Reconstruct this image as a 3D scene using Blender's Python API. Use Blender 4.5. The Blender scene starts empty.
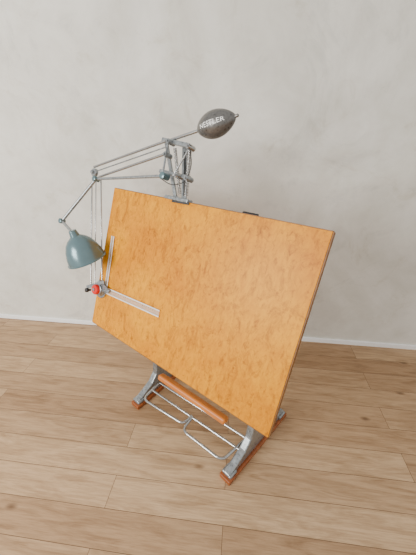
import bpy, math, bmesh
from mathutils import Vector, Matrix
H=2.0; F=280.0; P=math.radians(28.78)
sc=bpy.context.scene
O=Vector((-.104,1.408,0)); ROT=math.radians(-37.57)
MT=Matrix.Translation(O)@Matrix.Rotation(ROT,4,'Z'); MI=MT.inverted()
T=math.radians(22.27); BC=Vector((-.060,-.050,1.146)); BW=1.472
EA=Vector((1,0,0)); EC=Vector((0,math.sin(T),math.cos(T))); EN=Vector((0,-math.cos(T),math.sin(T)))
def bf(a,c,e=0): return BC+EA*a+EC*c+EN*e
CAM=MI@Vector((0,0,H))
# survey helpers: points read on the board plane (offset e) or on a level plane (height w)
def ray(x,y):
    X=x-208; y=y-277.5
    return MI.to_3x3()@Vector((X,F*math.cos(P)-y*math.sin(P),-(y*math.cos(P)+F*math.sin(P))))
def hb(x,y,e=0):
    d=ray(x,y); t=((BC+EN*e)-CAM).dot(EN)/d.dot(EN); return CAM+d*t
def hw(x,y,w=0):
    d=ray(x,y); t=(w-CAM.z)/d.z; return CAM+d*t
# ---------- materials
def newmat(n):
    m=bpy.data.materials.new(n); m.use_nodes=True
    return m,m.node_tree.nodes,m.node_tree.links,m.node_tree.nodes['Principled BSDF']
def lin(r,g,b):
    f=lambda c:(c/255/12.92 if c<=10 else ((c/255+.055)/1.055)**2.4)
    return (f(r),f(g),f(b),1)
def ramp(N,L,src,c0,c1,p0=.3,p1=.7):
    r=N.new('ShaderNodeValToRGB'); r.color_ramp.elements[0].color=c0; r.color_ramp.elements[1].color=c1
    r.color_ramp.elements[0].position=p0; r.color_ramp.elements[1].position=p1
    L.new(src,r.inputs[0]); return r
def noise(N,L,vec,scale,detail=4,rough=.5,dist=0):
    n=N.new('ShaderNodeTexNoise'); n.inputs['Scale'].default_value=scale; n.inputs['Detail'].default_value=detail
    n.inputs['Roughness'].default_value=rough; n.inputs['Distortion'].default_value=dist; L.new(vec,n.inputs['Vector']); return n
def mul(N,L,a,b,f=1,mode='MULTIPLY'):
    mx=N.new('ShaderNodeMix'); mx.data_type='RGBA'; mx.blend_type=mode; mx.inputs[0].default_value=f
    L.new(a,mx.inputs[6]); L.new(b,mx.inputs[7]); return mx.outputs[2]
def mapping(N,L,src,scale,rot=(0,0,0)):
    mp=N.new('ShaderNodeMapping'); mp.inputs['Scale'].default_value=scale; mp.inputs['Rotation'].default_value=rot
    L.new(src,mp.inputs[0]); return mp.outputs[0]
def simple(n,c,rough=.4,metal=0,var=.12,scale=30):
    m,N,L,B=newmat(n); tc=N.new('ShaderNodeTexCoord')
    ns=noise(N,L,tc.outputs['Object'],scale)
    k0=tuple(x*(1-var) for x in c[:3])+(1,); k1=tuple(min(1,x*(1+var)) for x in c[:3])+(1,)
    r=ramp(N,L,ns.outputs['Fac'],k0,k1); L.new(r.outputs[0],B.inputs['Base Color'])
    B.inputs['Roughness'].default_value=rough; B.inputs['Metallic'].default_value=metal
    if var>.1:
        rr=N.new('ShaderNodeMapRange'); rr.inputs['To Min'].default_value=rough*.65; rr.inputs['To Max'].default_value=rough*1.4
        L.new(ns.outputs['Fac'],rr.inputs['Value']); L.new(rr.outputs[0],B.inputs['Roughness'])
    return m
M_grey=simple('hammered_grey',lin(146,150,151),.3,.6,.28,60)
M_blue=simple('blue_grey_enamel',lin(98,122,127),.24,.4,.06,20)
M_dark=simple('satin_cast',lin(108,106,103),.3,.6,.2,90)
M_clamp=simple('dark_clamp',lin(60,60,60),.4,.4,.2,60)
M_chrome=simple('chrome',lin(178,178,177),.2,.95,.05)
M_black=simple('black_bakelite',lin(25,24,24),.35)
M_red=simple('red_plastic',lin(215,26,18),.3)
M_white=simple('scale_white',lin(232,231,224),.35)
M_acryl=simple('clear_acrylic',lin(235,232,220),.12,0,.02); M_acryl.node_tree.nodes['Principled BSDF'].inputs['Alpha'].default_value=.22
M_label=simple('label_print',lin(245,243,238),.5,0)
M_bulb=simple('lamp_inner_white',lin(235,235,230),.5)
def woodmat(n,ca,cb,rough,sx=(2,20,20)):
    m,N,L,B=newmat(n); tc=N.new('ShaderNodeTexCoord')
    ns=noise(N,L,mapping(N,L,tc.outputs['Object'],sx),2,6,.6)
    r=ramp(N,L,ns.outputs['Fac'],ca,cb); L.new(r.outputs[0],B.inputs['Base Color']); B.inputs['Roughness'].default_value=rough
    return m
M_runner=woodmat('red_brown_wood',lin(126,64,26),lin(172,94,44),.45)
M_ledge=woodmat('ledge_wood',lin(184,100,32),lin(210,128,46),.4)
M_edge=woodmat('board_edge_wood',lin(108,68,26),lin(146,94,38),.5)
# board face
M_board,N,L,B=newmat('board_veneer'); tc=N.new('ShaderNodeTexCoord'); ob=tc.outputs['Object']
n1=noise(N,L,ob,2.2,5,.6,.6)
n2=noise(N,L,mapping(N,L,ob,(46,46,12),(0,.5,0)),1,6,.7,.6)
n3=noise(N,L,mapping(N,L,ob,(2.0,1,1),(0,.5,0)),6.5,9,.78,1.4)
n4=noise(N,L,mapping(N,L,ob,(1.4,1,.8),(0,.5,0)),30,5,.65,.8)
r1=ramp(N,L,n1.outputs['Fac'],lin(216,136,0),lin(236,160,0),.36,.62)
r2=ramp(N,L,n2.outputs['Fac'],(.78,.70,.5,1),(1,1,1,1),.36,.6)
r3=ramp(N,L,n3.outputs['Fac'],(.48,.35,.18,1),(1,1,1,1),.36,.50)
r4=ramp(N,L,n4.outputs['Fac'],(.52,.40,.24,1),(1,1,1,1),.32,.46)
c=mul(N,L,r1.outputs[0],r2.outputs[0],.75); c=mul(N,L,c,r3.outputs[0],.65); c=mul(N,L,c,r4.outputs[0],.7)
L.new(c,B.inputs['Base Color']); B.inputs['Roughness'].default_value=.42; B.inputs['Specular IOR Level'].default_value=.2
# wall
M_wall,N,L,B=newmat('plaster_wall'); tc=N.new('ShaderNodeTexCoord'); ob=tc.outputs['Object']
n1=noise(N,L,ob,.9,8,.62,1.0); n2=noise(N,L,ob,5,8,.65,.6); n3=noise(N,L,ob,2.1,9,.72,1.2); n4=noise(N,L,mapping(N,L,ob,(1,1,1),(0,.8,0)),1.6,9,.7,1.8)
r1=ramp(N,L,n1.outputs['Fac'],lin(212,208,196),lin(236,233,223),.35,.65)
r2=ramp(N,L,n2.outputs['Fac'],(.90,.89,.87,1),(1,1,1,1),.35,.6)
r3=ramp(N,L,n3.outputs['Fac'],(.84,.81,.76,1),(1,1,1,1),.34,.44)
r4=ramp(N,L,n4.outputs['Fac'],(1,1,1,1),(.85,.85,.845,1),.56,.64)
c=mul(N,L,r1.outputs[0],r2.outputs[0],.75); c=mul(N,L,c,r3.outputs[0],.7); c=mul(N,L,c,r4.outputs[0],.65)
L.new(c,B.inputs['Base Color']); B.inputs['Roughness'].default_value=.8
bp=N.new('ShaderNodeBump'); bp.inputs['Strength'].default_value=.12; L.new(n2.outputs['Fac'],bp.inputs['Height']); L.new(bp.outputs[0],B.inputs['Normal'])
M_base=simple('white_paint',lin(252,252,250),.4,0,.01)
# floor
M_floor,N,L,B=newmat('oak_planks'); tc=N.new('ShaderNodeTexCoord')
br=N.new('ShaderNodeTexBrick'); br.offset=.37; br.offset_frequency=2
for k,v in (('Scale',1),('Mortar Size',.0016),('Mortar Smooth',.2),('Bias',0),('Brick Width',1.9),('Row Height',.18)): br.inputs[k].default_value=v
br.inputs['Color1'].default_value=(0,0,0,1); br.inputs['Color2'].default_value=(1,1,1,1); br.inputs['Mortar'].default_value=(.5,.5,.5,1)
L.new(tc.outputs['Object'],br.inputs['Vector'])
sh=N.new('ShaderNodeVectorMath'); sh.operation='MULTIPLY_ADD'; sh.inputs[1].default_value=(7,3,11)
L.new(br.outputs['Color'],sh.inputs[0]); L.new(tc.outputs['Object'],sh.inputs[2]); sv=sh.outputs[0]
g=noise(N,L,mapping(N,L,sv,(1.3,9,1.3)),2.2,8,.62,1.0)
g2=noise(N,L,mapping(N,L,sv,(3,60,3)),2.2,6,.7,.3)
base=ramp(N,L,br.outputs['Color'],lin(168,134,99),lin(202,169,131),0,1)
gr=ramp(N,L,g.outputs['Fac'],(.58,.52,.45,1),(1,1,1,1),.32,.58)
gr2=ramp(N,L,g2.outputs['Fac'],(.70,.66,.60,1),(1,1,1,1),.32,.58)
c=mul(N,L,base.outputs[0],gr.outputs[0],.8); c=mul(N,L,c,gr2.outputs[0],.8)
vo=N.new('ShaderNodeTexVoronoi'); vo.inputs['Scale'].default_value=1.5; L.new(mapping(N,L,sv,(1.5,3.2,1)),vo.inputs['Vector'])
kr=ramp(N,L,vo.outputs['Distance'],(.20,.13,.08,1),(1,1,1,1),.025,.11)
c=mul(N,L,c,kr.outputs[0],.85)
mx3=N.new('ShaderNodeMix'); mx3.data_type='RGBA'; L.new(br.outputs['Fac'],mx3.inputs[0]); L.new(c,mx3.inputs[6]); mx3.inputs[7].default_value=lin(92,68,45)
L.new(mx3.outputs[2],B.inputs['Base Color']); B.inputs['Roughness'].default_value=.42; B.inputs['Specular IOR Level'].default_value=.4
# ---------- builders
def fin(o,mat,parent,smooth=False):
    if mat: o.data.materials.append(mat)
    if parent: o.parent=parent
    if smooth:
        for p in o.data.polygons: p.use_smooth=True
    return o
def mesh(name,vs,fs,mat,parent=None,bevel=0,smooth=False):
    me=bpy.data.meshes.new(name); me.from_pydata([tuple(v) for v in vs],[],fs); me.update()
    o=bpy.data.objects.new(name,me); sc.collection.objects.link(o)
    bm=bmesh.new(); bm.from_mesh(me); bmesh.ops.recalc_face_normals(bm,faces=bm.faces); bm.to_mesh(me); bm.free()
    if bevel:
        b=o.modifiers.new('bev','BEVEL'); b.width=bevel; b.segments=3; b.limit_method='ANGLE'
    return fin(o,mat,parent,smooth)
def box(name,c,ax,sz,mat,parent=None,bevel=0):
    c=Vector(c); a=[Vector(v).normalized()*s/2 for v,s in zip(ax,sz)]
    vs=[c+a[0]*i+a[1]*j+a[2]*k for i in(-1,1) for j in(-1,1) for k in(-1,1)]
    return mesh(name,vs,[(0,1,3,2),(4,6,7,5),(0,4,5,1),(2,3,7,6),(0,2,6,4),(1,5,7,3)],mat,parent,bevel)
AX=(Vector((1,0,0)),Vector((0,1,0)),Vector((0,0,1)))
def bar(name,p0,p1,w,t,nrm,mat,parent,bevel=.002):
    d=(p1-p0); s=d.cross(nrm).normalized(); n=s.cross(d).normalized()
    return box(name,(p0+p1)/2,(d,s,n),(d.length,w,t),mat,parent,bevel)
def lathe(name,p0,axis,prof,mat,parent,seg=40,smooth=True):
    z=Vector(axis).normalized(); x=z.orthogonal().normalized(); y=z.cross(x)
    vs=[];fs=[]
    for t,r in prof:
        for i in range(seg):
            a=2*math.pi*i/seg; vs.append(p0+z*t+(x*math.cos(a)+y*math.sin(a))*r)
    n=len(prof)
    for j in range(n-1):
        for i in range(seg):
            fs.append((j*seg+i,j*seg+(i+1)%seg,(j+1)*seg+(i+1)%seg,(j+1)*seg+i))
    if prof[0][1]>1e-4: fs.append(tuple(range(seg))[::-1])
    if prof[-1][1]>1e-4: fs.append(tuple(range((n-1)*seg,n*seg)))
    o=mesh(name,vs,fs,mat,parent,0,smooth)
    if smooth: o.data.set_sharp_from_angle(angle=math.radians(40))
    return o
def cyl(name,p0,p1,r,mat,parent):
    L_=(p1-p0).length; b=min(r*.2,.002)
    return lathe(name,p0,p1-p0,[(0,r-b),(b,r),(L_-b,r),(L_,r-b)],mat,parent,24)
def tube(name,pts,r,mat,parent,round_=0):
    P_=[Vector(p) for p in pts]
    if round_:
        Q=[P_[0]]
        for i in range(1,len(P_)-1):
            a,b,c=P_[i-1],P_[i],P_[i+1]; ra=min(round_,(a-b).length*.45,(c-b).length*.45)
            s=b+(a-b).normalized()*ra; e=b+(c-b).normalized()*ra
            for k in range(7):
                t=k/6; Q.append(s*(1-t)**2+b*2*t*(1-t)+e*t*t)
        Q.append(P_[-1]); P_=Q
    cu=bpy.data.curves.new(name,'CURVE'); cu.dimensions='3D'; cu.bevel_depth=r; cu.bevel_resolution=4; cu.use_fill_caps=True
    s=cu.splines.new('POLY'); s.points.add(len(P_)-1)
    for i,p in enumerate(P_): s.points[i].co=(*p,1)
    s.use_smooth=True
    o=bpy.data.objects.new(name,cu); sc.collection.objects.link(o); cu.materials.append(mat); o.parent=parent
    return o
def spring(name,p0,p1,R,r,turns,mat,parent):
    d=p1-p0; z=d.normalized(); x=z.orthogonal().normalized(); y=z.cross(x); n=turns*12
    return tube(name,[p0+d*(i/n)+(x*math.cos(i*math.pi/6)+y*math.sin(i*math.pi/6))*R for i in range(n+1)],r,mat,parent)
def empty(name):
    e=bpy.data.objects.new(name,None); sc.collection.objects.link(e); e.location=O; e.rotation_euler=(0,0,ROT); e.empty_display_size=.2; return e
# ---------- room
WA=math.radians(-6.70)
def room(o): o.rotation_euler=(0,0,WA); return o
room(box('floor',(0,.2,-.05),AX,(9,4.8,.1),M_floor))
wy=2.368
room(box('wall_back',(0,wy+.06,1.5),AX,(9,.12,3.6),M_wall))
room(box('baseboard_back',(0,wy-.008,.025),AX,(9,.016,.050),M_base,None,.003))
# ---------- drafting table
tb=empty('drafting_table')
hw2=BW/2; TH=.032
box('drawing_board',bf(0,0,-TH/2),(EA,EC,EN),(BW,1.0,TH),M_board,tb,.0015)
box('board_edge_right',bf(hw2+.002,0,-TH/2-.002),(EA,EC,EN),(.008,1.0,TH-.003),M_edge,tb,.001)
box('board_edge_left',bf(-hw2-.001,0,-TH/2-.002),(EA,EC,EN),(.006,1.0,TH-.003),M_edge,tb,.001)
box('board_edge_top',bf(0,.501,-TH/2-.002),(EA,EC,EN),(BW,.006,TH-.003),M_edge,tb,.001)
box('board_edge_bottom',bf(0,-.502,-TH/2-.002),(EA,EC,EN),(BW,.008,TH-.003),M_edge,tb,.001)
for i,s in enumerate((-.5,0,.5)): box('board_batten_%d'%i,bf(s,0,-TH-.013),(EA,EC,EN),(.07,.86,.026),M_runner,tb,.003)
def foot(u,k):
    FA=math.radians(-7 if k==2 else -2); RX=Vector((math.cos(FA),math.sin(FA),0)); RY=Vector((-math.sin(FA),math.cos(FA),0)); c0=Vector((u,-.2,0))
    def q(x,v,z): return c0+RX*x+RY*(v+.2)+Vector((0,0,z))
    ax3=(RX,RY,Vector((0,0,1)))
    box('runner_%d'%k,q(0,.095,.018),ax3,(.085,.68,.036),M_runner,tb,.006)
    pr=[(-.225,.036),(.41,.036),(.42,.07),(.34,.10),(.17,.135),(.09,.20),(.07,.32),(.055,1.06),(.0,1.06),(.0,.32),(-.015,.20),(-.07,.135),(-.16,.09),(-.232,.062)]
    t=.026
    vs=[q(-t,a,b) for a,b in pr]+[q(t,a,b) for a,b in pr]; n=len(pr)
    fs=[tuple(range(n)),tuple(range(n,2*n))[::-1]]+[(i,(i+1)%n,n+(i+1)%n,n+i) for i in range(n)]
    mesh('cast_leg_%d'%k,vs,fs,M_grey,tb,.009)
    box('foot_front_pad_%d'%k,q(0,-.195,.05),ax3,(.075,.07,.028),M_grey,tb,.01)
    box('foot_rear_pad_%d'%k,q(0,.38,.05),ax3,(.075,.08,.028),M_grey,tb,.01)
    cyl('hinge_%d'%k,q(-.05,.028,1.05),q(.05,.028,1.05),.035,M_dark,tb)
    box('hinge_arm_%d'%k,q(0,-.008,1.05),ax3,(.05,.08,.05),M_grey,tb,.006)
UL,UR=-.42,.455
foot(UL,1); foot(UR,2)
box('lower_crossbeam',((UL+UR)/2+.01,.05,.35),AX,(UR-UL+.03,.03,.06),M_grey,tb,.006)
cyl('upper_crossbar',Vector((UL,.028,.9)),Vector((UR+.02,.028,.9)),.018,M_grey,tb)
A=hb(160,377,-.005);Bp=hb(227,420,-.005)
box('pencil_ledge',(A+Bp)/2,(EA,EN,EC),((Bp-A).length,.05,.036),M_ledge,tb,.012)
w=.12
cyl('cross_rod_1',hw(160,383,w),hw(249,440,w),.009,M_chrome,tb)
cyl('cross_rod_2',hw(152,390,w),hw(240,450,w),.009,M_chrome,tb)
tube('footrest_loop_1',[hw(158,384,w),hw(143,399,w),hw(183,424,w),hw(192,416,w)],.010,M_chrome,tb,.05)
tube('footrest_loop_2',[hw(192,418,w),hw(182,430,w),hw(222,461,w),hw(243,441,w)],.010,M_chrome,tb,.05)
cyl('clamp_knob',hb(243,213,-.03),hb(258,216,-.03),.010,M_black,tb)
# ---------- drafting machine
dm=empty('drafting_machine')
E1=hb(94,167,.05); E2=hb(99,177,.05); P2=hb(165,154,.03)
bar('bracket_cheek_right',hb(184,206,-.047),hb(185,143,-.047),.034,.012,EN,M_grey,dm)
bar('bracket_slot',hb(184,196,-.039),hb(185,152,-.039),.010,.008,EN,M_clamp,dm)
bar('bracket_cheek_left',hb(177,206,-.047),hb(166,140,-.01),.022,.014,EN,M_grey,dm)
bar('bracket_head',hb(163,140,.0),hb(190,146,.0),.026,.03,EN,M_grey,dm,.006)
bar('bracket_mid',hb(160,171,.0),hb(190,178,.0),.022,.02,EN,M_grey,dm,.004)
bar('board_clamp',hb(167,197,-.015),hb(190,202,-.015),.022,.05,EN,M_grey,dm,.005)
bar('clamp_pad',hb(172,201,.004),hb(189,204,.004),.012,.008,EN,M_clamp,dm,.002)
spring('spring_1',hb(190,150,.01),hb(186,196,.01),.010,.0026,30,M_chrome,dm)
spring('spring_2',hb(175,148,.02),hb(180,194,.02),.008,.0024,30,M_chrome,dm)
cyl('strut_1',hb(168,143,.03),hb(163,172,.03),.006,M_grey,dm)
cyl('strut_2',hb(190,147,.02),hb(173,176,.03),.005,M_chrome,dm)
tube('cable',[hb(190,150,.03),hb(192,165,.03),hb(186,182,.03),hb(172,186,.03),hb(160,178,.04)],.0025,M_black,dm,.06)
for i,q in enumerate([(168,141),(188,146),(165,154),(176,175),(186,178)]):
    p=hb(q[0],q[1],.04); lathe('pivot_%d'%i,p-EN*.05,EN,[(0,.015),(.05,.015),(.055,.013),(.055,.006),(.064,.006),(.064,.0)],M_chrome if i%2 else M_grey,dm,24)
cyl('upper_rod_1',hb(166,141,.04),E1,.008,M_chrome,dm)
cyl('upper_rod_2',P2,E2,.008,M_chrome,dm)
cyl('upper_rod_3',hb(166,147,.06),hb(97,171,.07),.004,M_grey,dm)
lathe('elbow_disc',hb(96,173,.03),EN,[(0,.028),(.02,.028),(.024,.024),(.024,.012),(.038,.012),(.038,0)],M_grey,dm)
cyl('lower_rod_1',hb(92,182,.05),hb(91,284,.04),.005,M_chrome,dm)
cyl('lower_rod_2',hb(96,182,.05),hb(95,284,.04),.0035,M_chrome,dm)
cyl('lower_rod_3',hb(101,180,.05),hb(102,280,.04),.005,M_chrome,dm)
# counterweight with lettering
cw0=hb(198,131,.0); cw1=hb(236,116,.0)
ax=cw1-cw0; Lc=ax.length; R=.068
rad=lambda t: max(1e-5,R*(math.sin(math.pi*min(max(t,0),1)**.92))**.62)
lathe('counterweight',cw0,ax,[(i/28*Lc,rad(i/28)) for i in range(29)],M_dark,dm,48)
cyl('counterweight_tip',cw0+ax*.97,cw0+ax*1.06,.008,M_dark,dm)
cyl('counterweight_rod',hb(168,141,.0),cw0+ax*.1,.009,M_chrome,dm)
cu=bpy.data.curves.new('label','FONT'); cu.body='NESTLER'; cu.size=.034; cu.align_x='CENTER'; cu.align_y='CENTER'; cu.space_character=1.08; cu.offset=.0003
to=bpy.data.objects.new('t',cu); sc.collection.objects.link(to); bpy.context.view_layer.update()
me=bpy.data.meshes.new_from_object(to); bpy.data.objects.remove(to)
bm=bmesh.new(); bm.from_mesh(me); bmesh.ops.subdivide_edges(bm,edges=[e for e in bm.edges if e.calc_length()>.004],cuts=4)
z=ax.normalized(); fr=CAM-(cw0+ax*.5); fr=(fr-z*fr.dot(z)).normalized(); upv=fr.cross(z)
if upv.z<0: upv=-upv
for v in bm.verts:
    t=.52+v.co.x/Lc; r=rad(t)+.0035; th=v.co.y/R+.22
    v.co=cw0+ax*t+(fr*math.cos(th)+upv*math.sin(th))*r
bm.to_mesh(me); bm.free(); me.materials.clear()
lo=bpy.data.objects.new('counterweight_lettering',me); sc.collection.objects.link(lo); fin(lo,M_label,dm)
# head
Hc=hb(102,289,0)
lathe('protractor_disc',Hc,EN,[(0,.066),(.010,.066),(.014,.062),(.014,.050),(.020,.048),(.026,.044)],M_chrome,dm)
for i in range(24):
    a=math.radians(i*15); dv=EA*math.cos(a)+EC*math.sin(a)
    bar('tick_%d'%i,Hc+dv*.052+EN*.0145,Hc+dv*.060+EN*.0145,.0015,.001,EN,M_black,dm,0)
lathe('head_ring',Hc+EN*.026,EN,[(0,.042),(.012,.042),(.016,.036)],M_grey,dm)
lathe('red_knob',Hc+EN*.036,EN,[(0,.028),(.004,.036),(.02,.037),(.028,.032),(.032,.0)],M_red,dm)
lathe('knob_cap',Hc+EN*.067,EN,[(0,.012),(.004,.012),(.006,.0)],M_chrome,dm,24)
k=hb(88,290,.05); lathe('black_lever',k-EN*.02,EN,[(0,.009),(.02,.009),(.022,.016),(.037,.016),(.042,0)],M_black,dm)
bar('head_arm',hb(104,282,.03),hb(87,287,.045),.024,.012,EN,M_grey,dm)
bar('head_bracket',hb(99,281,.025),hb(109,292,.02),.03,.012,EN,M_grey,dm,.003)
R0=hb(107,291,.008); R1=hb(159,314,.008)
d=(R1-R0).normalized(); s=EN.cross(d)
if s.dot(EC)<0: s=-s
bar('ruler_long_scale',R0+s*.020,R1+s*.020,.008,.004,EN,M_white,dm,.001)
bar('ruler_long_blade',R0+s*.001,R1+s*.001,.030,.003,EN,M_acryl,dm,.0005)
bar('ruler_long_rail',R0-s*.018,R1-s*.018,.008,.005,EN,M_white,dm,.001)
bar('ruler_long_end_1',R0+s*.022,R0-s*.022,.012,.0036,EN,M_chrome,dm,.001)
for i in range(1,28):
    p=R0+(R1-R0)*(i/28)+s*.016; l=.006 if i%5 else .012
    bar('ruler_tick_%d'%i,p+EN*.0022,p+EN*.0022-s*l,.0014,.0006,EN,M_black,dm,0)
V0=hb(106,286,.008); V1=V0+s*((hb(114,238,.008)-V0).length*1.03)
bar('ruler_short_scale',V0-d*.010,V1-d*.010,.008,.004,EN,M_white,dm,.001)
bar('ruler_short_blade',V0+d*.003,V1+d*.003,.018,.003,EN,M_acryl,dm,.0005)
bar('ruler_short_rail',V0+d*.014,V1+d*.014,.006,.005,EN,M_white,dm,.001)
# ---------- lamp
lp=empty('articulated_lamp')
L0=hb(164,176,.05); L1=hb(96,179,.09); L2=hb(62,221,.18)
cyl('arm_upper',L0,L1,.009,M_grey,lp); cyl('arm_lower',L1,L2,.011,M_grey,lp)
lathe('joint_elbow',L1-EN*.02,EN,[(0,.018),(.04,.018),(.044,.012),(.044,0)],M_blue,lp)
lathe('joint_base',L0-EN*.03,EN,[(0,.02),(.05,.02),(.054,.012),(.054,0)],M_blue,lp)
lathe('joint_wrist',L2-EN*.018,EN,[(0,.018),(.036,.018),(.04,.012),(.04,0)],M_blue,lp)
Sc=hb(75,236,.21); Se=hb(86,257,.13)
axs=(Se-Sc).normalized()
cyl('neck',L2,Sc-axs*.01,.010,M_grey,lp)
pr=[(-.04,.0),(-.04,.024),(-.0,.032),(.006,.042),(.020,.062),(.045,.086),(.085,.106),(.13,.120),(.170,.127),(.173,.133),(.178,.133),(.178,.125),(.13,.116),(.085,.102),(.045,.082),(.024,.058),(.014,.03),(.014,0)]
lathe('shade',Sc,axs,pr,M_blue,lp,64)
lathe('bulb',Sc+axs*.016,axs,[(0,.014),(.03,.016),(.05,.028),(.075,.03),(.095,.018),(.1,0)],M_bulb,lp)
# ---------- light
w_=bpy.data.worlds.new('world'); sc.world=w_; w_.use_nodes=True
w_.node_tree.nodes['Background'].inputs[0].default_value=(1,.99,.97,1); w_.node_tree.nodes['Background'].inputs[1].default_value=.95
def area(name,loc,tgt,sx,sy,e,c):
    l=bpy.data.lights.new(name,'AREA'); l.shape='RECTANGLE'; l.size=sx; l.size_y=sy; l.energy=e; l.color=c
    o=bpy.data.objects.new(name,l); sc.collection.objects.link(o); o.location=loc
    o.rotation_euler=(Vector(tgt)-Vector(loc)).to_track_quat('-Z','Y').to_euler()
area('window_light',(-3.2,-1.0,2.4),(-.6,2.2,1.1),1.8,1.7,200,(1,.98,.95))
cam=bpy.data.cameras.new('camera'); co=bpy.data.objects.new('camera',cam); sc.collection.objects.link(co)
cam.sensor_fit='VERTICAL'; cam.sensor_height=36; cam.lens=F/555*36; co.location=(0,0,H); co.rotation_euler=(math.pi/2-P,0,0); cam.clip_start=.02
sc.camera=co
